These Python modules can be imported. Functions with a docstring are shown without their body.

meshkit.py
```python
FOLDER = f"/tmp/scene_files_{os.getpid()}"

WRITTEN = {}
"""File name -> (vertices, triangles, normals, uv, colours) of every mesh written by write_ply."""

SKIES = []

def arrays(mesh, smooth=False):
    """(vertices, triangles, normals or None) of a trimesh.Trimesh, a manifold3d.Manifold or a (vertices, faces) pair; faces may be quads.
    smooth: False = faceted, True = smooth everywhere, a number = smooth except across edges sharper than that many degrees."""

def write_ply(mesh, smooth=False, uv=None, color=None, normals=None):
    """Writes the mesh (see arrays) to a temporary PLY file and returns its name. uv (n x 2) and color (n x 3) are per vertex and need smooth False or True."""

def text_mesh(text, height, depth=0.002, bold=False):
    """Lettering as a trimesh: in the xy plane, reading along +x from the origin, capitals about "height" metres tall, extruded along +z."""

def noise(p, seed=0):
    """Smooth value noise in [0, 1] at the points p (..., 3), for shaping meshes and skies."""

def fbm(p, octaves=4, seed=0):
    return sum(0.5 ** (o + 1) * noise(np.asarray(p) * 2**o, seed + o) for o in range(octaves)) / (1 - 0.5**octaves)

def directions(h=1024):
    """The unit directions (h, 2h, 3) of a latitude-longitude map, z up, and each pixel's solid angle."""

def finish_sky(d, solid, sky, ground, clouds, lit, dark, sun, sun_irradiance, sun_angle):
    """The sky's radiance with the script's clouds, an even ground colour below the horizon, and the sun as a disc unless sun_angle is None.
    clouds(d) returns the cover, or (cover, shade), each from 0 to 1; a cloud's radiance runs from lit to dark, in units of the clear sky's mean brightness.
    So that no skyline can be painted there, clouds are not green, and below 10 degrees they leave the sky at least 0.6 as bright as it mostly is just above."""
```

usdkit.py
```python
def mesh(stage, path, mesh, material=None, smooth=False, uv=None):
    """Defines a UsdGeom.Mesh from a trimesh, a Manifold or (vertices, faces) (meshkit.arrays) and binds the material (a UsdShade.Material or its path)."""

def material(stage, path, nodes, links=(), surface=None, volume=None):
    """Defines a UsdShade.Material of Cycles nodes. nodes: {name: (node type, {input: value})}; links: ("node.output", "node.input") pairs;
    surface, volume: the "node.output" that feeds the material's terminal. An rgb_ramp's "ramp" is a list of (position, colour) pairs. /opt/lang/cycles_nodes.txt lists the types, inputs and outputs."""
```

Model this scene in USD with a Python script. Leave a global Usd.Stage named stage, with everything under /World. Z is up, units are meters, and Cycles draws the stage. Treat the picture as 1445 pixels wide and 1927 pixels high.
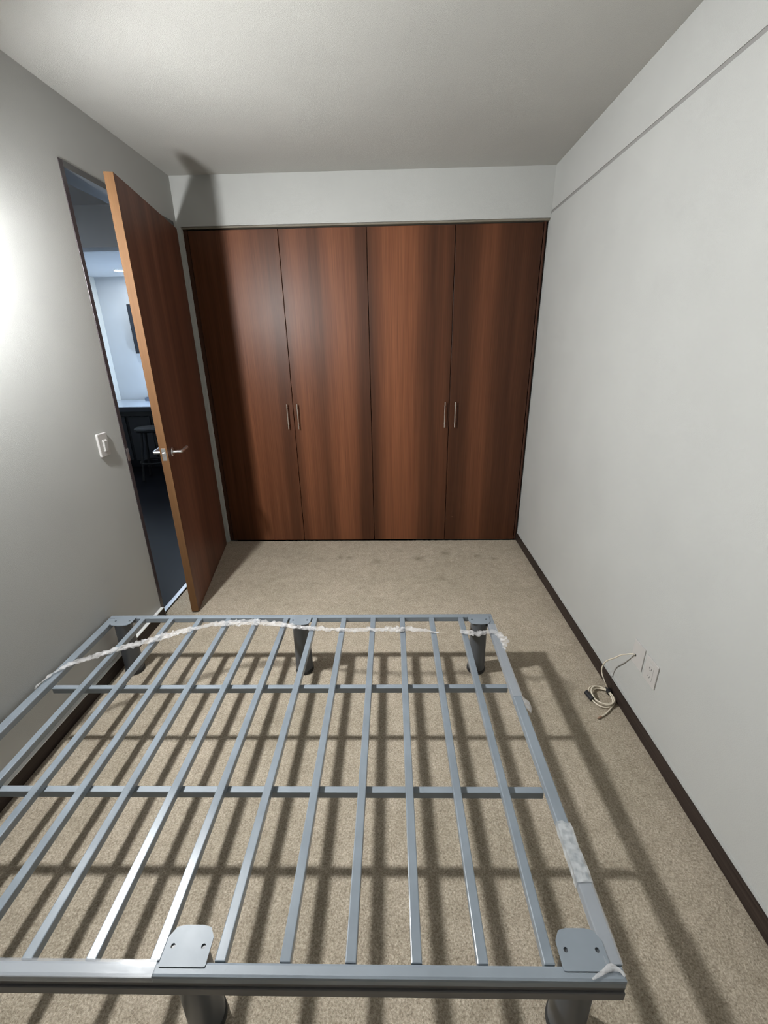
import math, random
import numpy as np
import trimesh
import manifold3d as m3
import meshkit, usdkit
from pxr import Usd, UsdGeom, UsdLux, Gf, Sdf
from trimesh.transformations import rotation_matrix as ROT

random.seed(7); RNG = np.random.default_rng(7)
stage = Usd.Stage.CreateInMemory()
UsdGeom.SetStageUpAxis(stage, 'Z'); UsdGeom.SetStageMetersPerUnit(stage, 1.0)
UsdGeom.Xform.Define(stage, '/World'); UsdGeom.Scope.Define(stage, '/World/Looks')

# ------------------------------------------------------------------ camera, light, exposure
PIC_W, PIC_H = 1445, 1927
F_PX, PITCH, YAW, ROLL = 821.36, 0.3641, -0.0293, -0.0169
CAM = np.array([1.4512, 0.0, 1.55])
EXPOSURE = 0.0
LAMP = np.array([0.095, 1.40, 1.92]); LAMP_R = 0.060; LAMP_STRENGTH = 1960.0; LAMP_COLOR = (0.985, 1.0, 1.0)
HALL_LAMP_STRENGTH = 300.0

def cam_rot():
    cy, sy, cp, sp = math.cos(YAW), math.sin(YAW), math.cos(PITCH), math.sin(PITCH)
    fwd = np.array([sy * cp, cy * cp, -sp]); right = np.array([cy, -sy, 0.0]); up = np.cross(right, fwd)
    cr, sr = math.cos(ROLL), math.sin(ROLL)
    return cr * right + sr * up, -sr * right + cr * up, fwd
R_, U_, F_ = cam_rot()
cam = UsdGeom.Camera.Define(stage, '/World/camera')
cam.CreateHorizontalApertureAttr(36.0); cam.CreateVerticalApertureAttr(36.0 * PIC_H / PIC_W)
cam.CreateFocalLengthAttr(F_PX / PIC_W * 36.0); cam.CreateExposureAttr(EXPOSURE)
cam.CreateClippingRangeAttr(Gf.Vec2f(0.05, 100)); cam.CreateFStopAttr(0.0)
cam.AddTransformOp().Set(Gf.Matrix4d(*R_, 0, *U_, 0, *(-F_), 0, *CAM, 1))

# ------------------------------------------------------------------ helpers
USED = {}
def numbered(parent, name):
    k = (parent, name); n = USED.get(k, 0); USED[k] = n + 1
    return f'{parent}/{name}' + (f'_{n:03d}' if n else '')
def tag(p, label=None, cat=None, group=None, kind=None):
    for k, v in (('label', label), ('category', cat), ('group', group), ('kind', kind)):
        if v: p.SetCustomDataByKey(k, v)
    return p
def ppath(parent): return '/World' if parent is None else str(parent.GetPath())
def obj(name, mesh, mat, parent=None, smooth=False, label=None):
    p = usdkit.mesh(stage, numbered(ppath(parent), name), mesh, M[mat], smooth=smooth).GetPrim()
    if label: tag(p, label)
    return p
def thing(name, label, cat, loc=(0, 0, 0), rotz=0.0, group=None, kind=None, parent=None):
    x = UsdGeom.Xform.Define(stage, numbered(ppath(parent), name))
    x.AddTranslateOp().Set(Gf.Vec3d(*map(float, loc)))
    if rotz: x.AddRotateZOp().Set(math.degrees(rotz))
    return tag(x.GetPrim(), label, cat, group, kind)
def cat(*ms): return trimesh.util.concatenate(list(ms))
def box(x0, x1, y0, y1, z0, z1, b=0.0):
    """A box, its edges chamfered by b."""
    if b <= 0:
        m = trimesh.creation.box((x1 - x0, y1 - y0, z1 - z0)); m.apply_translation(((x0 + x1) / 2, (y0 + y1) / 2, (z0 + z1) / 2)); return m
    pts = []
    for i in (0, 1):
        for j in (0, 1):
            for k in (0, 1):
                c = np.array([(x0, x1)[i], (y0, y1)[j], (z0, z1)[k]]); s = np.array([1 - 2 * i, 1 - 2 * j, 1 - 2 * k]) * b
                for a in range(3):
                    o = s.copy(); o[a] = 0; pts.append(c + o)
                pts.append(c + s * 0.3)
    return trimesh.convex.convex_hull(np.array(pts))
def holes(outer, cuts):
    """Boolean difference of trimesh boxes."""
    def man(t): return m3.Manifold(m3.Mesh(np.asarray(t.vertices, np.float32), np.asarray(t.faces, np.uint32)))
    r = man(outer)
    for c in cuts: r = r - man(c)
    return r
def union(*ts):
    def man(t): return t if hasattr(t, 'to_mesh') else m3.Manifold(m3.Mesh(np.asarray(t.vertices, np.float32), np.asarray(t.faces, np.uint32)))
    r = man(ts[0])
    for t in ts[1:]: r = r + man(t)
    return r
def usd_mesh(m):
    v, f, _ = meshkit.arrays(m); return trimesh.Trimesh(v, f, process=False)
def lathe(profile, sections=40):
    return trimesh.creation.revolve(np.asarray(profile, float), sections=sections)
def cyl(r, z0, z1, n=32, c=0.0):
    if c: return lathe([(0, z0), (r - c, z0), (r, z0 + c), (r, z1 - c), (r - c, z1), (0, z1)], n)
    return lathe([(0, z0), (r, z0), (r, z1), (0, z1)], n)
def spline(pts, n=12):
    from scipy.interpolate import CubicSpline
    p = np.asarray(pts, float); t = np.r_[0, np.cumsum(np.linalg.norm(np.diff(p, axis=0), axis=1) + 1e-9)]
    return CubicSpline(t, p)(np.linspace(0, t[-1], n))
def tube(path, r, sides=10, squash=None, caps=True):
    """A tube along a path; r a number or one per point."""
    p = np.asarray(path, float); n = len(p); rr = np.broadcast_to(np.asarray(r, float), (n,))
    t = np.gradient(p, axis=0); t /= np.linalg.norm(t, axis=1, keepdims=True) + 1e-12
    a = np.zeros_like(p); ref = np.array([0, 0, 1.0]) if abs(t[0, 2]) < .9 else np.array([1.0, 0, 0])
    for i in range(n):
        v = ref - t[i] * (ref @ t[i]); v /= np.linalg.norm(v) + 1e-12; a[i] = v; ref = v
    b = np.cross(t, a); ang = np.arange(sides) * 2 * np.pi / sides
    v = p[:, None] + rr[:, None, None] * (np.cos(ang)[None, :, None] * a[:, None] + np.sin(ang)[None, :, None] * b[:, None])
    i, j = np.meshgrid(np.arange(n - 1), np.arange(sides), indexing='ij')
    q = np.stack([i * sides + j, i * sides + (j + 1) % sides, (i + 1) * sides + (j + 1) % sides, (i + 1) * sides + j], -1).reshape(-1, 4)
    V = v.reshape(-1, 3); Fc = np.vstack([q[:, [0, 1, 2]], q[:, [0, 2, 3]]])
    if caps:
        V = np.vstack([V, p[0], p[-1]]); k = len(V); e = (n - 1) * sides
        Fc = np.vstack([Fc, [[(j + 1) % sides, j, k - 2] for j in range(sides)], [[e + j, e + (j + 1) % sides, k - 1] for j in range(sides)]])
    m = trimesh.Trimesh(V, Fc, process=False); m.fix_normals(); return m

# ------------------------------------------------------------------ materials
M = {}
def mat(name, nodes, links=(), surface='p.BSDF'):
    M[name] = usdkit.material(stage, '/World/Looks/' + name, nodes, links, surface=surface)
def plain(name, col, rough=.5, metal=0., spec=.5, **kw):
    mat(name, {'p': ('principled_bsdf', dict(base_color=col, roughness=rough, metallic=metal, specular_ior_level=spec, **kw))})
def paint(name, col, rough=.85, bump=.25, scale=260., var=.03):
    c = np.array(col)
    mat(name, {'g': ('geometry', {}), 'n': ('noise_texture', {'scale': scale, 'detail': 3.}), 'l': ('noise_texture', {'scale': 2.2, 'detail': 3.}),
               'r': ('rgb_ramp', {'ramp': [(.3, c * (1 - var)), (.7, c * (1 + var))]}),
               'b': ('bump', {'strength': bump, 'distance': .002}), 'p': ('principled_bsdf', {'roughness': rough, 'specular_ior_level': .25})},
        [('g.position', 'n.vector'), ('g.position', 'l.vector'), ('l.fac', 'r.fac'), ('r.color', 'p.base_color'), ('n.fac', 'b.height'), ('b.normal', 'p.normal')])
paint('wall_paint', (.405, .407, .392))
paint('ceiling_paint', (.43, .425, .40), bump=.5, scale=420.)
paint('hall_paint', (.62, .63, .64))
paint('cream_paint', (.74, .72, .66))
paint('groove_paint', (.24, .235, .225))

def wood(name, base, ramp_axis_scale, bands, rough=.42, fine=.26, spec=.22):
    """Vertical-grain veneer: broad bands across x, streaks and pores running in z. bands: (position, brightness) across x 0..2.5 m."""
    b = np.array(base)
    mat(name, {'g': ('geometry', {}), 'sx': ('separate_xyz', {}),
               'w': ('mapping', {'scale': (9., 9., .55)}), 'wn': ('noise_texture', {'scale': 1., 'detail': 2.}),
               'wm': ('math', {'math_type': 'multiply_add', 'value2': .16, 'value3': -.08}),
               'xa': ('math', {'math_type': 'add'}), 'xs': ('math', {'math_type': 'multiply', 'value2': ramp_axis_scale}),
               'r': ('rgb_ramp', {'ramp': [(x, b * k ** 1.45) for x, k in bands]}),
               'm2': ('mapping', {'scale': (150., 150., 2.2)}), 'n2': ('noise_texture', {'scale': 1., 'detail': 4., 'roughness': .6}),
               'r2': ('rgb_ramp', {'ramp': [(.25, (1 - fine, 1 - fine * 1.1, 1 - fine * 1.15)), (.75, (1 + fine * .6, 1 + fine * .55, 1 + fine * .5))]}),
               'm3': ('mapping', {'scale': (30., 30., .7)}), 'n3': ('noise_texture', {'scale': 1., 'detail': 3.}),
               'r3': ('rgb_ramp', {'ramp': [(.3, (.84, .80, .78)), (.7, (1.1, 1.1, 1.1))]}),
               'x1': ('mix', {'mix_type': 'multiply', 'fac': 1.}), 'x2': ('mix', {'mix_type': 'multiply', 'fac': 1.}),
               'b': ('bump', {'strength': .06, 'distance': .001}), 'p': ('principled_bsdf', {'roughness': rough, 'specular_ior_level': spec})},
        [('g.position', 'w.vector'), ('w.vector', 'wn.vector'), ('wn.fac', 'wm.value1'), ('g.position', 'sx.vector'), ('sx.x', 'xa.value1'), ('wm.value', 'xa.value2'),
         ('xa.value', 'xs.value1'), ('xs.value', 'r.fac'), ('g.position', 'm2.vector'), ('m2.vector', 'n2.vector'), ('n2.fac', 'r2.fac'),
         ('g.position', 'm3.vector'), ('m3.vector', 'n3.vector'), ('n3.fac', 'r3.fac'), ('r.color', 'x1.color1'), ('r2.color', 'x1.color2'),
         ('x1.color', 'x2.color1'), ('r3.color', 'x2.color2'), ('x2.color', 'p.base_color'), ('n2.fac', 'b.height'), ('b.normal', 'p.normal')])
WOOD = (.15, .056, .0255)
wood('wardrobe_veneer', WOOD, .4, [(0, .6), (.10, .7), (.14, 1.0), (.20, .85), (.235, .6), (.27, .75), (.30, 1.0), (.335, .85), (.36, .66), (.40, 1.05), (.45, .95), (.48, .55), (.505, .5), (.53, .8), (.57, 1.1), (.625, 1.05),
                                    (.66, .7), (.69, .5), (.72, .66), (.745, .5), (.78, .45), (.815, .75), (.85, .85), (.88, .6), (.91, .5), (.94, .55), (.97, .42), (1, .36)])
wood('leaf_veneer', (.15, .066, .042), 3.2, [(0, .85), (.2, 1.0), (.35, .8), (.5, 1.1), (.65, .85), (.8, 1.05), (1, .8)])
wood('edge_veneer', (.13, .068, .030), .4, [(0, 1), (1, 1)], rough=.6, fine=.1, spec=.12)
wood('panel_veneer', (.06, .026, .016), .4, [(0, 1), (1, 1)])
plain('dark_gap', (.012, .009, .008), .9)

def carpet():
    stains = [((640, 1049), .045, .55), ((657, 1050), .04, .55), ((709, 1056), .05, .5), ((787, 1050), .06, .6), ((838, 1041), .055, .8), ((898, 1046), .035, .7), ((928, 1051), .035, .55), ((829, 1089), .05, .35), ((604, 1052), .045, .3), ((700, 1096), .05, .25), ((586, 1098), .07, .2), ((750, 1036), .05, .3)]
    nodes = {'g': ('geometry', {}), 'n1': ('noise_texture', {'scale': 190., 'detail': 4., 'roughness': .75}), 'n2': ('noise_texture', {'scale': 16., 'detail': 5., 'roughness': .65}), 'n3': ('noise_texture', {'scale': 2.4, 'detail': 4.}),
             'r1': ('rgb_ramp', {'ramp': [(.28, (.20, .165, .12)), (.5, (.44, .38, .30)), (.72, (.70, .63, .52))]}),
             'r2': ('rgb_ramp', {'ramp': [(.3, (.86, .85, .83)), (.7, (1.08, 1.08, 1.08))]}), 'r3': ('rgb_ramp', {'ramp': [(.3, (.9, .9, .88)), (.7, (1.06, 1.05, 1.05))]}),
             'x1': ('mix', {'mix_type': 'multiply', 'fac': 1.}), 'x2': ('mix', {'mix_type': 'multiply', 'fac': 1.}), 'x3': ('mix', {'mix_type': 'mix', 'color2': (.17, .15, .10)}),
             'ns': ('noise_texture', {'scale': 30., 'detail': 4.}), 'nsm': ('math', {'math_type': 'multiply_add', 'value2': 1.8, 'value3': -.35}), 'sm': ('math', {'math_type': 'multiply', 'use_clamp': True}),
             'hm': ('math', {'math_type': 'add'}), 'b': ('bump', {'strength': .9, 'distance': .006}), 'p': ('principled_bsdf', {'roughness': 1., 'specular_ior_level': .05, 'sheen_weight': .12, 'sheen_roughness': .6, 'sheen_tint': (.9, .8, .65)})}
    links = [('g.position', 'n1.vector'), ('g.position', 'n2.vector'), ('g.position', 'n3.vector'), ('g.position', 'ns.vector'), ('n1.fac', 'r1.fac'), ('n2.fac', 'r2.fac'), ('n3.fac', 'r3.fac'),
             ('r1.color', 'x1.color1'), ('r2.color', 'x1.color2'), ('x1.color', 'x2.color1'), ('r3.color', 'x2.color2'), ('x2.color', 'x3.color1'), ('ns.fac', 'nsm.value1'), ('nsm.value', 'sm.value2'),
             ('sm.value', 'x3.fac'), ('x3.color', 'p.base_color'), ('n1.fac', 'hm.value1'), ('n2.fac', 'hm.value2'), ('hm.value', 'b.height'), ('b.normal', 'p.normal')]
    last = None
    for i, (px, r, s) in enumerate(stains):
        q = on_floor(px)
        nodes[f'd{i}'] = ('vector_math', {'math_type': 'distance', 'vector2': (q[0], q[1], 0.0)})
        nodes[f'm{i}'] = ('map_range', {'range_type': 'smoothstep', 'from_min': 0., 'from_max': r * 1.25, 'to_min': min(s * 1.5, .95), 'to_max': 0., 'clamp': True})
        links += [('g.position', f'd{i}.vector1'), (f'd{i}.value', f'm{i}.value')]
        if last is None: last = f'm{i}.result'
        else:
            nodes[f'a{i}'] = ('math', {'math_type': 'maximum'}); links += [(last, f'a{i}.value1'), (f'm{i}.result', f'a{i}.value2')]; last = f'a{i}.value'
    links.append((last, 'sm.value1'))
    mat('carpet', nodes, links)
def ray(px):
    d = R_ * ((px[0] - PIC_W / 2) / F_PX) - U_ * ((px[1] - PIC_H / 2) / F_PX) + F_
    return d
def on_floor(px, z=0.0):
    d = ray(px); return CAM + d * ((z - CAM[2]) / d[2])
carpet()
mat('baseboard_wood', {'g': ('geometry', {}), 'mp': ('mapping', {'scale': (120., 3., 120.)}), 'n': ('noise_texture', {'scale': 1., 'detail': 3.}), 'r': ('rgb_ramp', {'ramp': [(.3, (.018, .012, .010)), (.7, (.040, .028, .023))]}),
                       'p': ('principled_bsdf', {'roughness': .55, 'specular_ior_level': .2})}, [('g.position', 'mp.vector'), ('mp.vector', 'n.vector'), ('n.fac', 'r.fac'), ('r.color', 'p.base_color')])
plain('white_plastic', (.74, .745, .74), .35)
plain('lamp_metal', (.10, .10, .10), .5)
plain('grey_plastic', (.5, .5, .5), .4)
plain('slot_black', (.02, .02, .02), .6)
plain('chrome', (.82, .82, .83), .30, 1.)
plain('brushed_steel', (.78, .72, .64), .3, 1.)
plain('frame_wood', (.055, .045, .048), .3, spec=.6)
plain('frame_grey', (.10, .10, .098), .5)
plain('plate_plastic', (.435, .42, .405), .4)
plain('strip_wood', (.17, .15, .115), .6)
plain('aluminium', (.78, .80, .83), .35, .7)
def metal_paint(name, col, rough):
    c = np.array(col)
    mat(name, {'g': ('geometry', {}), 'n': ('noise_texture', {'scale': 420., 'detail': 2.}), 'l': ('noise_texture', {'scale': 9., 'detail': 5.}), 'r': ('rgb_ramp', {'ramp': [(.3, c * .92), (.7, c * 1.07)]}),
               'b': ('bump', {'strength': .06, 'distance': .001}), 'rr': ('map_range', {'from_min': .3, 'from_max': .7, 'to_min': rough - .05, 'to_max': rough + .06}), 'p': ('principled_bsdf', {'specular_ior_level': .55})},
        [('g.position', 'n.vector'), ('g.position', 'l.vector'), ('l.fac', 'r.fac'), ('r.color', 'p.base_color'), ('n.fac', 'b.height'), ('b.normal', 'p.normal'), ('l.fac', 'rr.value'), ('rr.result', 'p.roughness')])
metal_paint('bed_paint', (.19, .22, .25), .48)
metal_paint('slat_paint', (.18, .21, .24), .26)
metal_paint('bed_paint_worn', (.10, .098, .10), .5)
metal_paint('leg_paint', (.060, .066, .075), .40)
plain('black_rubber', (.02, .02, .02), .7)
def film(name, col, opac, rough):
    mat(name, {'g': ('geometry', {}), 'n': ('noise_texture', {'scale': 60., 'detail': 4.}), 'mr': ('map_range', {'from_min': .35, 'from_max': .7, 'to_min': max(opac - .22, .02), 'to_max': min(opac + .3, 1.), 'clamp': True}),
               'n2': ('noise_texture', {'scale': 130., 'detail': 3.}), 'b': ('bump', {'strength': .5, 'distance': .004}),
               't': ('transparent_bsdf', {}), 'p': ('principled_bsdf', {'base_color': col, 'roughness': rough, 'specular_ior_level': .8}), 'm': ('mix_closure', {})},
        [('g.position', 'n.vector'), ('g.position', 'n2.vector'), ('n2.fac', 'b.height'), ('b.normal', 'p.normal'), ('n.fac', 'mr.value'), ('mr.result', 'm.fac'), ('t.BSDF', 'm.closure1'), ('p.BSDF', 'm.closure2')], surface='m.closure')
film('film_bunched', (.70, .69, .69), .32, .08)
film('film_thin', (.6, .62, .64), .08, .12)
mat('film_smooth', {'t': ('transparent_bsdf', {}), 'p': ('principled_bsdf', {'base_color': (.5, .52, .55), 'roughness': .16, 'specular_ior_level': .6}), 'm': ('mix_closure', {'fac': .22})}, [('t.BSDF', 'm.closure1'), ('p.BSDF', 'm.closure2')], surface='m.closure')
film('film_patch', (.60, .62, .63), .38, .2)
mat('window_glass', {'f': ('fresnel', {'IOR': 1.5}), 't': ('transparent_bsdf', {}), 'gl': ('glossy_bsdf', {'roughness': .02}), 'm': ('mix_closure', {})}, [('f.fac', 'm.fac'), ('t.BSDF', 'm.closure1'), ('gl.BSDF', 'm.closure2')], surface='m.closure')
plain('cable_cream', (.62, .56, .45), .5)
plain('black_tape', (.012, .012, .014), .45)
plain('cable_core', (.30, .17, .11), .5)
plain('dark_floor', (.010, .010, .013), .30, spec=.10)
plain('black_lacquer', (.012, .013, .016), .25)
plain('black_matte', (.012, .012, .013), .6)
plain('panel_dark', (.045, .048, .055), .45)
plain('counter_top', (.50, .55, .62), .18)
plain('counter_edge', (.03, .034, .045), .25)
plain('screen_dark', (.02, .025, .035), .2)
plain('grey_fabric', (.16, .19, .24), .8)
mat('lamp_glow', {'e': ('emission', {'color': LAMP_COLOR, 'strength': LAMP_STRENGTH})}, surface='e.emission')
mat('hall_glow', {'e': ('emission', {'color': (.80, .90, 1.0), 'strength': HALL_LAMP_STRENGTH})}, surface='e.emission')
mat('hall_glow_near', {'e': ('emission', {'color': (.80, .90, 1.0), 'strength': HALL_LAMP_STRENGTH * 2.2})}, surface='e.emission')
mat('table_lamp_glow', {'e': ('emission', {'color': (.58, .76, 1.0), 'strength': 115.})}, surface='e.emission')

# ------------------------------------------------------------------ the room shell
XR, YB, ZC, YREAR = 2.474, 3.367, 2.595, -1.3      # right wall, header plane, ceiling, wall behind the camera
ZG = 2.344                                          # groove in the right wall
DY0, DY1, DZ = 2.272, 3.322, 2.332                  # door opening in the left wall
WT = 0.12
def struct(name, mesh, m, label, c, parent=None, smooth=False):
    p = obj(name, mesh, m, parent, smooth)
    return tag(p, label, c, kind='structure') if parent is None else p
def grid_floor():
    xs = np.arange(0, XR + .006, .0125); xs[-1] = XR; ys = np.linspace(YREAR, YB + .02, 352)
    X, Y = np.meshgrid(xs, ys, indexing='ij'); P = np.stack([X, Y, 0 * X], -1)
    Z = (meshkit.fbm(P * 45., 3, 3) - .5) * .005 - .0015
    V = np.stack([X, Y, Z], -1).reshape(-1, 3); nx, ny = X.shape
    i, j = np.meshgrid(np.arange(nx - 1), np.arange(ny - 1), indexing='ij'); a = i * ny + j
    return V, np.stack([a, a + ny, a + ny + 1, a + 1], -1).reshape(-1, 4)
struct('floor', grid_floor(), 'carpet', 'beige cut-pile carpet floor with dark stains before the wardrobe', 'floor', smooth=True)
struct('ceiling', box(-WT, XR + .15, YREAR - .1, YB + .65, ZC, ZC + .1), 'ceiling_paint', 'plain off-white bedroom ceiling', 'ceiling')
wl = holes(box(-WT, 0, YREAR - .1, YB + .65, -.1, ZC), [box(-WT - .1, .1, DY0, DY1, -.2, DZ)])
struct('wall_left', wl, 'wall_paint', 'grey-white wall on the left with the doorway in it', 'wall')
wr = thing('wall_right', 'long white wall on the right with a thin groove near the ceiling', 'wall', kind='structure')
obj('wall_panel', box(XR, XR + .15, YREAR - .1, YB + .65, -.1, ZG - .008), 'wall_paint', wr)
obj('wall_panel', box(XR, XR + .15, YREAR - .1, YB + .65, ZG + .008, ZC), 'wall_paint', wr)
obj('groove', box(XR + .003, XR + .14, YREAR - .1, YB + .65, ZG - .0085, ZG + .0085), 'groove_paint', wr, label='thin recessed shadow groove along the wall')
ZW = 2.303
wb = holes(box(0, XR, YB, YB + .12, -.05, ZC), [box(.024, XR + .1, YB - .1, YB + .3, -.2, ZW + .010)])
struct('wall_back', wb, 'wall_paint', 'white wall strip above and left of the built-in wardrobe', 'wall')
struct('wall_rear', holes(box(-WT, XR + .15, YREAR - .1, YREAR, -.1, ZC), [box(.35, 2.15, YREAR - .2, YREAR + .1, .85, 2.25)]), 'wall_paint', 'white bedroom wall at the near end', 'wall')
wn = thing('window_1', 'wide dark night window in the near end wall', 'window', kind='structure')
obj('frame', holes(box(.35, 2.15, YREAR - .07, YREAR - .02, .85, 2.25), [box(.39, 1.235, YREAR - .1, YREAR, .89, 2.21), box(1.265, 2.11, YREAR - .1, YREAR, .89, 2.21)]), 'aluminium', wn)
for x0, x1 in ((.39, 1.235), (1.265, 2.11)): obj('pane', box(x0, x1, YREAR - .048, YREAR - .042, .89, 2.21), 'window_glass', wn)
BH, BT = .068, .014
bl = thing('baseboard_left', 'dark wood baseboard with white top under the left wall', 'baseboard', kind='structure')
obj('board', box(0, .020, YREAR, DY0 - .002, 0, BH - .004), 'baseboard_wood', bl)
obj('top_edge', box(0, .020, YREAR, DY0 - .002, BH - .004, BH, .001), 'white_plastic', bl, label='white painted top edge')
br = thing('baseboard_right', 'dark brown baseboard along the foot of the right wall', 'baseboard', kind='structure')
obj('board', box(XR - BT, XR, YREAR, YB + .03, 0, BH - .002), 'baseboard_wood', br)
obj('top_edge', box(XR - BT + .005, XR, YREAR, YB + .03, BH - .002, BH + .0005), 'wall_paint', br, label='thin white painted top edge')

# ------------------------------------------------------------------ hall beyond the door
HX, HY0, HY1, HZ, HL = -2.58, 1.0, 6.5, 2.47, 3.45
struct('floor_hall', box(HX, 0.0 - .036, HY0, HY1, -.06, -.004), 'dark_floor', 'dark glossy floor of the hall beyond the door', 'floor')
struct('ceiling_hall', box(HX, -WT, HY0, HY1, HZ, HZ + .08), 'hall_paint', 'grey-white ceiling of the hall beyond the door', 'ceiling')
struct('wall_hall_left', box(HX - .1, HX, HY0, HY1, -.06, HZ), 'cream_paint', 'cream side wall of the hall seen through the doorway', 'wall')
struct('wall_hall_end', box(HX - .1, -WT, HY1, HY1 + .1, -.06, HZ), 'hall_paint', 'bluish-lit end wall of the room beyond the door', 'wall')
struct('wall_hall_near', box(HX - .1, -WT, HY0 - .1, HY0, -.06, HZ), 'hall_paint', 'near end wall of the hall', 'wall')
struct('wall_hall_right', box(-WT - .004, -WT + .05, YB + .66, HY1, -.06, HZ), 'hall_paint', 'right wall of the room beyond the hall', 'wall')
struct('trim_1', box(HX, -WT, HL, HL + .14, 2.222, HZ), 'hall_paint', 'grey lintel across the hall seen above the doorway gap', 'lintel')

# ------------------------------------------------------------------ the wall lamp that lights the room (left wall, just out of frame)
def to_x(m): m.apply_transform(ROT(math.pi / 2, [0, 1, 0])); return m
wlamp = thing('wall_lamp', 'globe wall lamp with dark metal shade on the left wall', 'lamp', (0, LAMP[1], LAMP[2]))
obj('backplate', to_x(cyl(.04, 0, .014, c=.003)), 'white_plastic', wlamp, 40)
obj('stem', to_x(cyl(.014, .013, LAMP[0] - LAMP_R + .004)), 'chrome', wlamp, 40)
BOWL_X, BOWL_R = LAMP[0] + .002, .098
th = np.linspace(0, math.pi / 2, 14); z0_ = .02
prof = [(max(BOWL_R * math.sin(t), .0), z0_ + (BOWL_X - z0_) * (1 - math.cos(t))) for t in th] + [((BOWL_R - .003) * math.sin(t), z0_ + .003 + (BOWL_X - z0_ - .003) * (1 - math.cos(t))) for t in th[::-1]]
obj('reflector_bowl', to_x(lathe(prof, 48)), 'lamp_metal', wlamp, 40)
CAPR, CAPH = .093, .058
sk = union(lathe([(0, CAPH + .014), (.03, CAPH + .012), (CAPR, CAPH), (CAPR, CAPH + .003), (.032, CAPH + .018), (.02, CAPH + .045), (0, CAPH + .045)], 48)); sk.translate((0, 0, 0)); skt = usd_mesh(sk); skt.apply_translation((LAMP[0], 0, 0)); obj('shade_cap', skt, 'lamp_metal', wlamp, 40)
g = trimesh.creation.icosphere(3, LAMP_R); g.apply_translation((LAMP[0], 0, 0)); obj('globe', g, 'lamp_glow', wlamp, True)

# ------------------------------------------------------------------ built-in wardrobe
WD = YB + .026                                       # front of its doors
SE = [.056, .669, 1.2665, 1.8605, 2.441]             # filler edge, three seams, filler edge
wd = thing('wardrobe', 'built-in wardrobe with four tall reddish-brown veneer doors', 'wardrobe', (0, 0, 0))
obj('carcass', box(.03, XR - .006, WD + .024, WD + .55, .01, ZW - .004), 'panel_veneer', wd)
obj('filler_strip', box(.0245, SE[0] - .003, WD + .006, WD + .03, .004, ZW - .002, .001), 'panel_veneer', wd, label='narrow dark filler strip')
obj('filler_strip', box(SE[4] + .003, XR - .0155, WD + .006, WD + .03, .004, ZW - .002, .001), 'panel_veneer', wd, label='narrow dark filler strip')
obj('top_strip', box(.0245, XR - .001, WD - .014, WD + .03, ZW - .001, ZW + .0095, .001), 'strip_wood', wd, label='thin grey-brown strip under the header')
HXS = [(.633, 0), (.712, 1), (1.823, 2), (1.908, 3)]
for i in range(4):
    d = obj('door', box(SE[i] + .0022, SE[i + 1] - .0022, WD, WD + .02, .006, ZW - .010, .0012), 'wardrobe_veneer', wd)
    hx = [.626, .704, 1.826, 1.903][i]; z0, z1 = .957, 1.146
    bar = tube([(hx, WD - .026, z) for z in np.linspace(z0, z1, 6)], .0042, 14)
    posts = [tube([(hx, WD + .002, z), (hx, WD - .026, z)], .004, 12) for z in (z0 + .03, z1 - .03)]
    obj('handle', union(bar, *posts), 'brushed_steel', d, 40, label='thin upright steel bar handle')

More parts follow.
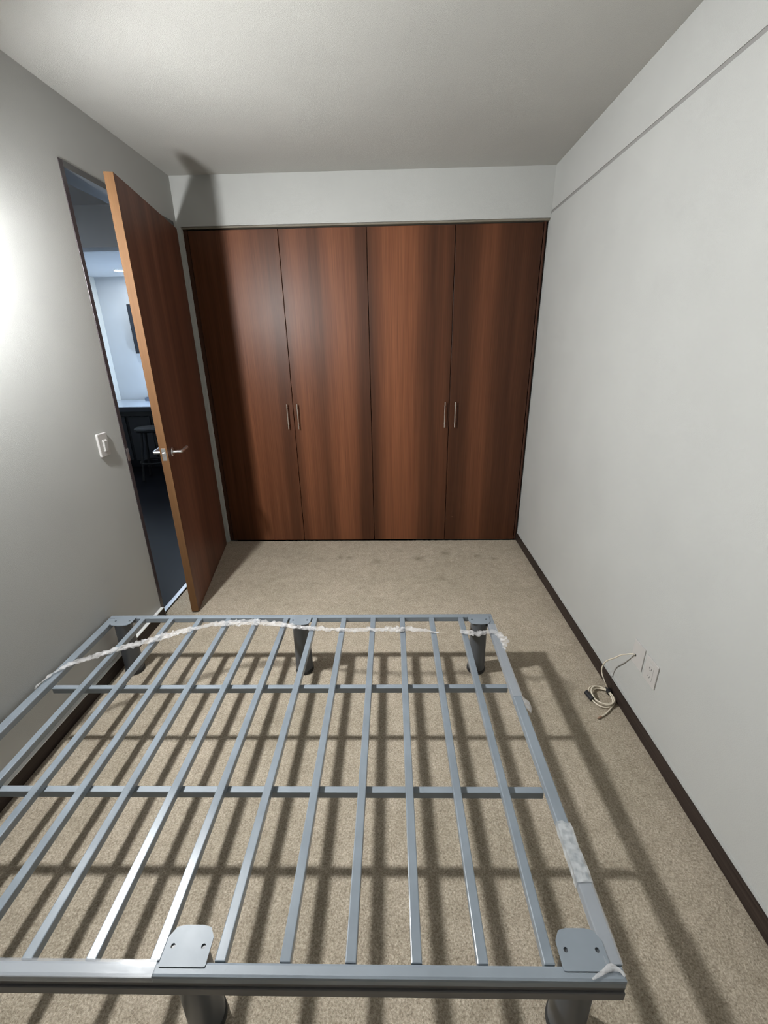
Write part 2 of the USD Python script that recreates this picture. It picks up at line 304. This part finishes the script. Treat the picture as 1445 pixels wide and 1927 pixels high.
# ------------------------------------------------------------------ the bedroom door, ajar
d1 = thing('door_1', 'reddish-brown wooden door standing ajar before the wardrobe', 'door', kind='structure')
P0 = np.array([.206, 2.318]); P1 = np.array([.0235, 3.310]); LEN = float(np.linalg.norm(P1 - P0))
leaf = thing('door_leaf', None, None, (P0[0], P0[1], 0), math.atan2(P1[1] - P0[1], P1[0] - P0[0]), parent=d1)   # local x runs to the hinge, +y to the hall
LT = .041; LZ0, LZ1 = .008, 2.290
obj('panel', box(.0012, LEN, 0, LT, LZ0, LZ1, .001), 'leaf_veneer', leaf)
obj('edge_banding', box(-.0008, .0018, .0005, LT - .0005, LZ0, LZ1, .0004), 'edge_veneer', leaf, label='pale orange wood edge strip')
ZH = 1.012
obj('latch_plate', union(box(-.0018, .001, LT / 2 - .011, LT / 2 + .011, ZH - .035, ZH + .033, .0006), box(-.009, 0, LT / 2 - .006, LT / 2 + .006, ZH - .011, ZH + .011, .002)), 'chrome', leaf, label='steel latch plate with latch bolt')
for s in (0, 1):
    y0 = -.0005 if s == 0 else LT + .0005; sg = -1 if s == 0 else 1
    ros = cyl(.025, 0, .009, 36, .002); ros.apply_transform(ROT(-sg * math.pi / 2, [1, 0, 0])); ros.apply_translation((.062, y0, ZH))
    neck = tube([(.062, y0, ZH), (.062, y0 + sg * .05, ZH)], .009, 16)
    arm = tube(spline([(.062, y0 + sg * .03, ZH), (.066, y0 + sg * .048, ZH), (.085, y0 + sg * .053, ZH), (.13, y0 + sg * .053, ZH), (.178, y0 + sg * .053, ZH)], 14), .0092, 16)
    obj('lever_handle', union(ros, neck, arm), 'chrome', leaf, 40, label='chrome lever handle')
fr = thing('door_frame', None, None, parent=d1)
FW = .026
obj('jamb', box(-WT - .006, .003, DY0 - .001, DY0 + FW, 0, DZ, .0008), 'frame_wood', fr)
obj('jamb', box(-WT - .006, .003, DY1 - .012, DY1 + .001, 0, DZ, .0008), 'frame_wood', fr)
obj('head', box(-WT - .006, .003, DY0 + FW, DY1 - .012, DZ - FW, DZ + .001, .0008), 'frame_grey', fr)
obj('strike_plate', box(-.03, .004, DY0 + .006, DY0 + FW + .0012, .985, 1.055, .0006), 'chrome', fr, label='small steel strike plate')
obj('threshold', box(-.036, -.006, DY0 + FW, DY1 - .012, -.003, .006, .0015), 'aluminium', d1, label='pale metal threshold strip')

# ------------------------------------------------------------------ bed frame (local u to the right, v away)
BX, BY, BA, BZ = .0215, .498, .0085, .2957
bed = thing('bed_frame', 'grey steel slatted bed frame on round legs, no mattress', 'bed', (BX, BY, 0), BA)
BW, BL, RW, RH = 1.911, 1.347, .027, .027
def bar(u0, u1, v0, v1, z0, z1, b=.003): return box(u0, u1, v0, v1, z0, z1, b)
obj('rail', bar(0, BW, BL - RW, BL, BZ - RH, BZ), 'bed_paint', bed)                             # far
obj('rail', bar(0, BW, 0, RW, BZ - RH, BZ, .006), 'bed_paint', bed)                             # near
obj('rail', bar(0, .036, RW, BL - RW, BZ - RH, BZ), 'bed_paint', bed)
obj('rail', bar(BW - .033, BW, RW, BL - RW, BZ - RH, BZ), 'bed_paint', bed)
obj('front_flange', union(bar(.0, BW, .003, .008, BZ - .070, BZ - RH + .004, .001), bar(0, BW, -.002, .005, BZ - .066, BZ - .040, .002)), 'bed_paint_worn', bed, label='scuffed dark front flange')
for k in range(12):
    u = .174 + k * .14385
    obj('slat', bar(u - .0122, u + .0122, RW, BL - RW, BZ - .025, BZ - .0008, .0025), 'slat_paint', bed)
for v in (.443, .8795):
    obj('cross_bar', bar(.036, BW - .033, v - .0105, v + .0105, BZ - .050, BZ - .025, .002), 'bed_paint', bed)
def plate(w, dpt, s):
    from shapely.geometry import Polygon, Point
    pg = Polygon([(-w / 2, -.012), (w / 2, -.012), (w / 2, dpt - .022), (w / 2 - .012, dpt - .004), (w / 2 - .03, dpt), (-w / 2 + .03, dpt), (-w / 2 + .012, dpt - .004), (-w / 2, dpt - .022)]).buffer(-.004).buffer(.004, 6)
    for sx in (-1, 1): pg = pg.difference(Point(sx * .0345, dpt * .38).buffer(.0048, 8))
    m = trimesh.creation.extrude_polygon(pg, .003); m.apply_scale((1, s, 1))
    if s < 0: m.invert()
    return m
LEGS = [(.0865, 1), (.968, 1), (1.842, 1), (.0865, -1), (.958, -1), (1.833, -1)]
for u, far in LEGS:
    v = 1.295 if far > 0 else .048
    lg = thing('leg', None, None, (u, v, 0), parent=bed)
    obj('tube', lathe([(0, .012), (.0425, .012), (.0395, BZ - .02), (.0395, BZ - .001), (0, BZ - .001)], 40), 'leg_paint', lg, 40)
    obj('foot_cap', lathe([(0, 0), (.044, 0), (.0455, .003), (.0455, .016), (.043, .020), (0, .020)], 40), 'black_rubber', lg, 40)
    pm = plate(.103, .062, -1 if far > 0 else 1); pm.apply_translation((0, (BL - RW - v - .001) if far > 0 else (RW - v + .001), BZ - .0005))
    obj('mounting_plate', pm, 'bed_paint', lg)

# ------------------------------------------------------------------ clear stretch film left on the bed
ca, sa = math.cos(BA), math.sin(BA)
def buv(px, z=BZ):
    q = on_floor(px, z); dx, dy = q[0] - BX, q[1] - BY
    return np.array([dx * ca + dy * sa, -dx * sa + dy * ca, z])
def world(p): p = np.asarray(p, float); return np.stack([BX + p[..., 0] * ca - p[..., 1] * sa, BY + p[..., 0] * sa + p[..., 1] * ca, p[..., 2]], -1)
def crumpled(path, rad, flat=.45, n=150, sides=14, seed=1, amp=.45):
    P = spline(path, n); R = np.interp(np.linspace(0, 1, n), np.linspace(0, 1, len(rad)), rad)
    m = tube(P, R, sides); v = m.vertices.copy(); base = np.repeat(P, sides, 0); base = np.vstack([base, P[0], P[-1]])
    off = v - base; off[:, 2] *= flat
    k = 1 + amp * 2 * (meshkit.fbm(v * 75., 3, seed) - .5) * 1.6
    v = base + off * np.clip(k, .25, 2.2)[:, None] + (meshkit.noise(v * 40., seed + 5) - .5)[:, None] * np.array([0, 0, .004])
    v[:, 2] = np.maximum(v[:, 2], BZ + .0032); v[:, 0] = np.maximum(v[:, 0], .003)      # it lies on the bars, clear of the wall
    m.vertices = v; return m
zf = BZ + .0095
pa = [buv(q, zf) for q in [(66, 1296), (92, 1272), (130, 1251), (175, 1235), (228, 1220), (285, 1204), (345, 1188), (385, 1178), (430, 1172), (480, 1171), (525, 1175), (563, 1180), (620, 1184), (690, 1185), (760, 1184), (800, 1186), (826, 1191)]]
fa = crumpled([world(p) for p in pa], [.003, .009, .014, .013, .016, .017, .010, .017, .018, .013, .012, .013, .0125, .012, .015, .013, .004], seed=3, n=520, flat=.40, amp=1.0)
tag(obj('plastic_wrap', fa, 'film_bunched', None, 50), 'long twisted strip of clear plastic film across the far slats', 'plastic wrap')
pb = [buv(q, zf) for q in [(866, 1188), (880, 1190), (905, 1191), (928, 1189), (941, 1195), (948, 1208), (951, 1222)]]
fb = crumpled([world(p) for p in pb], [.010, .015, .013, .010, .015, .014, .006], seed=11, n=160, flat=.40, amp=1.0)
pw2 = thing('plastic_wrap', 'clear plastic film looped round the far right corner of the bed frame', 'plastic wrap')
obj('bunched_loop', fb, 'film_bunched', pw2, 50)
def sleeve(u0, u1, v0, v1, amp=.0012, seed=2, grow=.0012, zdrop=.02):
    """A thin film skin over the top and sides of a rail, from a subdivided box shell."""
    a, e = .0006, .0006
    out = box(u0 - grow - a, u1 + grow + a, v0 - grow - a, v1 + grow + a, BZ - zdrop, BZ + grow + a)
    m = usd_mesh(holes(out, [box(u0 - a, u1 + a, v0 - a, v1 + a, BZ - zdrop - .01, BZ + a)])).subdivide_to_size(.012); v = m.vertices.copy()
    o = (np.abs(v - out.bounds[0]) < 1e-6) | (np.abs(v - out.bounds[1]) < 1e-6); o[:, 2] = np.abs(v[:, 2] - out.bounds[1][2]) < 1e-6
    d = np.clip(meshkit.fbm(v * 55., 3, seed) - .35, 0, 1) * amp * 3
    v += o * np.sign(v - out.centroid) * d[:, None]
    return trimesh.Trimesh(world(v), m.faces, process=False)
obj('film_sleeve', sleeve(BW - .033, BW, .80, 1.255, seed=8, amp=.0006), 'film_smooth', pw2, 60)
fl = world(np.array([[BW - .002, .80, BZ + .002], [BW - .002, .745, BZ + .001], [BW + .022, .775, BZ - .006], [BW + .024, .752, BZ - .012], [BW + .012, .72, BZ - .004]]))
fm = trimesh.convex.convex_hull(np.vstack([fl, fl + [0, 0, .0015]])); obj('loose_flap', fm, 'film_bunched', pw2)
pw3 = thing('plastic_wrap', 'whitish patch of plastic film wound round the right bed rail near the front corner', 'plastic wrap')
obj('film_patch', sleeve(BW - .033, BW, .185, .325, seed=21, amp=.003), 'film_patch', pw3, 60)
obj('film_sleeve', sleeve(BW - .033, BW, .03, .180, seed=22, amp=.0009), 'film_smooth', pw3, 60)
cr = crumpled([world(p) for p in [(BW - .075, .004, BZ + .003), (BW - .045, .016, BZ + .004), (BW - .018, .020, BZ + .005), (BW - .004, .008, BZ + .004)]], [.002, .004, .006, .003], seed=31, n=50)
obj('film_crease', cr, 'film_bunched', pw3, 50)
tag(obj('plastic_wrap', sleeve(.25, .899, 0, RW, seed=41, amp=.0002, zdrop=.016), 'film_smooth', None, 60), 'thin shiny plastic film over the near left part of the front rail', 'plastic wrap')

# ------------------------------------------------------------------ switch, outlets, cable
sw = thing('light_switch', 'white rocker light switch on the left wall beside the doorway', 'light switch', (0, 2.106, 1.1125))
def yz_plate(w, h, t, r, b):
    from shapely.geometry import box as sbox
    pg = sbox(-w / 2 + r, -h / 2 + r, w / 2 - r, h / 2 - r).buffer(r, 6); ins = pg.buffer(-b)
    lo = trimesh.creation.extrude_polygon(pg, t - b * .8); hi = trimesh.creation.extrude_polygon(ins, t)
    m = trimesh.convex.convex_hull(np.vstack([lo.vertices, hi.vertices]))
    return m
TOX = np.array([[0, 0, 1, 0], [1, 0, 0, 0], [0, 1, 0, 0], [0, 0, 0, 1.0]])           # local x->y, y->z, z->x
def on_left(m): m = m.copy(); m.apply_transform(TOX); return m
obj('cover_plate', on_left(yz_plate(.074, .114, .0095, .006, .003)), 'plate_plastic', sw, 30)
md = yz_plate(.030, .058, .013, .002, .0012); md.apply_translation((.006, -.004, 0)); rk = obj('module', on_left(md), 'plate_plastic', sw, 30, label='grey-white switch module')
rr = box(.008, .0165, -.007, .019, -.030, .022, .002); rr.apply_transform(ROT(.06, [0, 1, 0])); obj('rocker', rr, 'plate_plastic', sw)
def on_right(m): m = m.copy(); m.apply_transform(TOX); v = m.vertices; v[:, 0] *= -1; m.vertices = v; m.invert(); return m
PW, PH = .082, .110
bp = thing('blank_wall_plate', 'white blank wall plate with a cable coming out of its hole', 'wall plate', (XR, 1.533, .311))
pl = yz_plate(PW, PH, .005, .003, .0015); hole = cyl(.004, -.01, .02, 16); hole.apply_translation((.014, -.012, 0))
obj('cover_plate', on_right(pl), 'plate_plastic', bp, 30)
hr = cyl(.0055, .0045, .0065, 18); hr.apply_translation((.014, -.012, 0)); obj('cable_hole', on_right(hr), 'slot_black', bp)
op = thing('power_outlet', 'white two-socket power outlet on the right wall beside the blank plate', 'power outlet', (XR, 1.4335, .307))
obj('cover_plate', on_right(yz_plate(PW, PH, .006, .003, .0015)), 'plate_plastic', op, 30)
ib = yz_plate(.036, .070, .0075, .002, .0008); obj('socket_insert', on_right(ib), 'plate_plastic', op, 30)
for s in (-1, 1):
    a = [box(-.0075, -.0058, s * .018 - .004, s * .018 + .004, .006, .0082), box(.0052, .0069, s * .018 - .0048, s * .018 + .0048, .006, .0082)]
    gr = cyl(.0024, .006, .0082, 12); gr.apply_translation((0, s * .018 - .009, 0))
    so = obj('socket', on_right(cat(*a, gr)), 'slot_black', op, label='pair of dark slots with a round hole')
def g(x, y): return (1050 + x / 5.78, 1170 + y / 5.78)
cw = thing('cable_coil', 'coiled cream cable taped in black lying at the right baseboard', 'cable', (0, 0, 0))
cx_, cy_ = 2.402, 1.613
pts = []
for t in np.linspace(0, 3.35 * 2 * np.pi, 150):
    w = t / (2 * np.pi); rx = .049 + .005 * math.sin(t * .37 + 1) - .002 * w; ry = .062 + .006 * math.cos(t * .41) - .003 * w
    pts.append((cx_ + rx * math.cos(t + 1.2), cy_ + ry * math.sin(t + 1.2) + .004 * math.sin(1.7 * t), .0045 + .0042 * w + .002 * (1 + math.sin(t * 1.3))))
pts = [(max(min(p[0], XR - BT - .004), 0), p[1], p[2]) for p in pts]
obj('coil', tube(np.array(pts), .0034, 8), 'cable_cream', cw, True)
def wall_pt(px, x): d = ray(px); return CAM + d * ((x - CAM[0]) / d[0])
hp = np.array([XR - .004, 1.547, .299])
up = [hp, hp + [-.014, .006, .002], wall_pt(g(760, 352), 2.446), wall_pt(g(700, 358), 2.435), wall_pt(g(620, 392), 2.425), wall_pt(g(540, 420), 2.418), wall_pt(g(490, 470), 2.412), wall_pt(g(474, 530), 2.410), wall_pt(g(488, 600), 2.414), wall_pt(g(515, 670), 2.424), np.array(on_floor(g(542, 722), .016))]
obj('riser', tube(spline(up, 60), .0028, 8), 'cable_cream', cw, True, label='loose cable rising to the wall plate')
tl = [np.array(on_floor(g(590, 800), .012)), np.array(on_floor(g(628, 850), .009)), np.array(on_floor(g(600, 910), .006)), np.array(on_floor(g(550, 970), .005)), np.array(on_floor(g(500, 1015), .005)), np.array(on_floor(g(470, 1030), .005))]
tl = [np.array([min(p[0], XR - BT - .005), p[1], p[2]]) for p in tl]
obj('tail', tube(spline(tl, 30), .0034, 8), 'cable_cream', cw, True)
tp = [np.array(on_floor(g(470, 1030), .005)), np.array(on_floor(g(445, 1045), .005)), np.array(on_floor(g(430, 1055), .006))]
obj('stripped_end', tube(spline(tp, 8), [.0036] * 4 + [.003, .003, .0026, .002], 8), 'cable_core', cw, True, label='brown stripped cable end')
for (a0, a1, r) in (((305, 770), (375, 850), .0115), ((535, 735), (600, 785), .0125)):
    q0, q1 = on_floor(g(*a0), .010), on_floor(g(*a1), .010)
    qs = [q0 + (q1 - q0) * t for t in np.linspace(0, 1, 5)]; qs = [np.array([min(q[0], XR - BT - r - .001), q[1], r + .001]) for q in qs]
    obj('tape_band', tube(qs, r, 14), 'black_tape', cw, 60, label='band of black tape')

# ------------------------------------------------------------------ far room seen through the door gap
ct = thing('counter', 'black counter with a pale top in the room beyond the door', 'counter', (0, 0, 0))
CY0, CZ = 5.62, .868
obj('top', box(HX + .01, -.6, CY0 + .002, HY1 - .005, CZ - .006, CZ, .001), 'counter_top', ct)
obj('top_slab', box(HX + .01, -.6, CY0, HY1 - .005, CZ - .062, CZ - .006, .004), 'counter_edge', ct)
obj('back_panel', box(HX + .01, -.62, CY0 + .30, CY0 + .34, 0, CZ - .062), 'black_lacquer', ct)
for k in range(5):
    x0 = HX + .06 + k * .34; obj('front_panel', box(x0, x0 + .30, CY0 + .285, CY0 + .302, .10, CZ - .16, .003), 'panel_dark', ct)
st = thing('bar_stool', 'black stool with crossed legs before the dark counter', 'stool', (-1.62, 5.38, 0), .2)
obj('seat', lathe([(0, .60), (.15, .60), (.165, .612), (.165, .635), (.15, .65), (0, .652)], 36), 'black_matte', st, 40)
for k in range(4):
    a = math.pi / 4 + k * math.pi / 2; obj('leg', tube([(.10 * math.cos(a), .10 * math.sin(a), .61), (.19 * math.cos(a), .19 * math.sin(a), 0)], .017, 10), 'black_matte', st, 40)
obj('footrest', trimesh.creation.torus(.165, .012, 32, 10).apply_translation((0, 0, .22)), 'black_matte', st, True)
tv = thing('wall_screen', 'dark flat screen on the end wall of the far room', 'screen', (0, 0, 0))
obj('housing', box(-2.185, -1.15, HY1 - .06, HY1 - .004, 1.50, 2.13, .006), 'black_lacquer', tv)
obj('display', box(-2.17, -1.165, HY1 - .0625, HY1 - .059, 1.515, 2.115), 'screen_dark', tv)
fc = trimesh.convex.convex_hull(np.array([(x, y, z) for x, z in ((-2.10, CZ + .001), (-1.7, CZ + .001), (-1.7, CZ + .16), (-2.10, CZ + .045)) for y in (6.28, 6.42)]))
fcm = fc.subdivide_to_size(.05); fcm.vertices = fcm.vertices + (meshkit.noise(fcm.vertices * 18.)[:, None] - .5) * [.0, .01, .006]; fcm.vertices[:, 2] = np.maximum(fcm.vertices[:, 2], CZ + .0005)
tag(obj('folded_cloth', fcm, 'grey_fabric', None, 60), 'grey-blue folded cloth on the pale counter', 'cloth')
for lab, lx, ly in (('small round lit downlight in the far room ceiling', -1.955, 6.03), ('round lit downlight in the hall ceiling beside the bedroom door', -1.5, 1.9)):
    dl = thing('downlight', lab, 'ceiling light', (lx, ly, HZ))
    obj('ring', lathe([(.052, -.001), (.062, -.001), (.066, -.004), (.062, -.008), (.052, -.006)], 36), 'white_plastic', dl, True)
    obj('diffuser', cyl(.052, -.006, -.001, 36), 'hall_glow' if ly > 3 else 'hall_glow_near', dl)
tb = thing('table_lamp', 'small bluish-white lamp on the far counter behind the door leaf', 'lamp', (-1.35, 6.1, CZ))
obj('base', cyl(.06, 0, .02, 32, .003), 'black_lacquer', tb, 40); obj('stem', cyl(.01, .018, .16), 'chrome', tb, 40)
gl = trimesh.creation.icosphere(3, .09); gl.apply_translation((0, 0, .24)); obj('globe', gl, 'table_lamp_glow', tb, True)
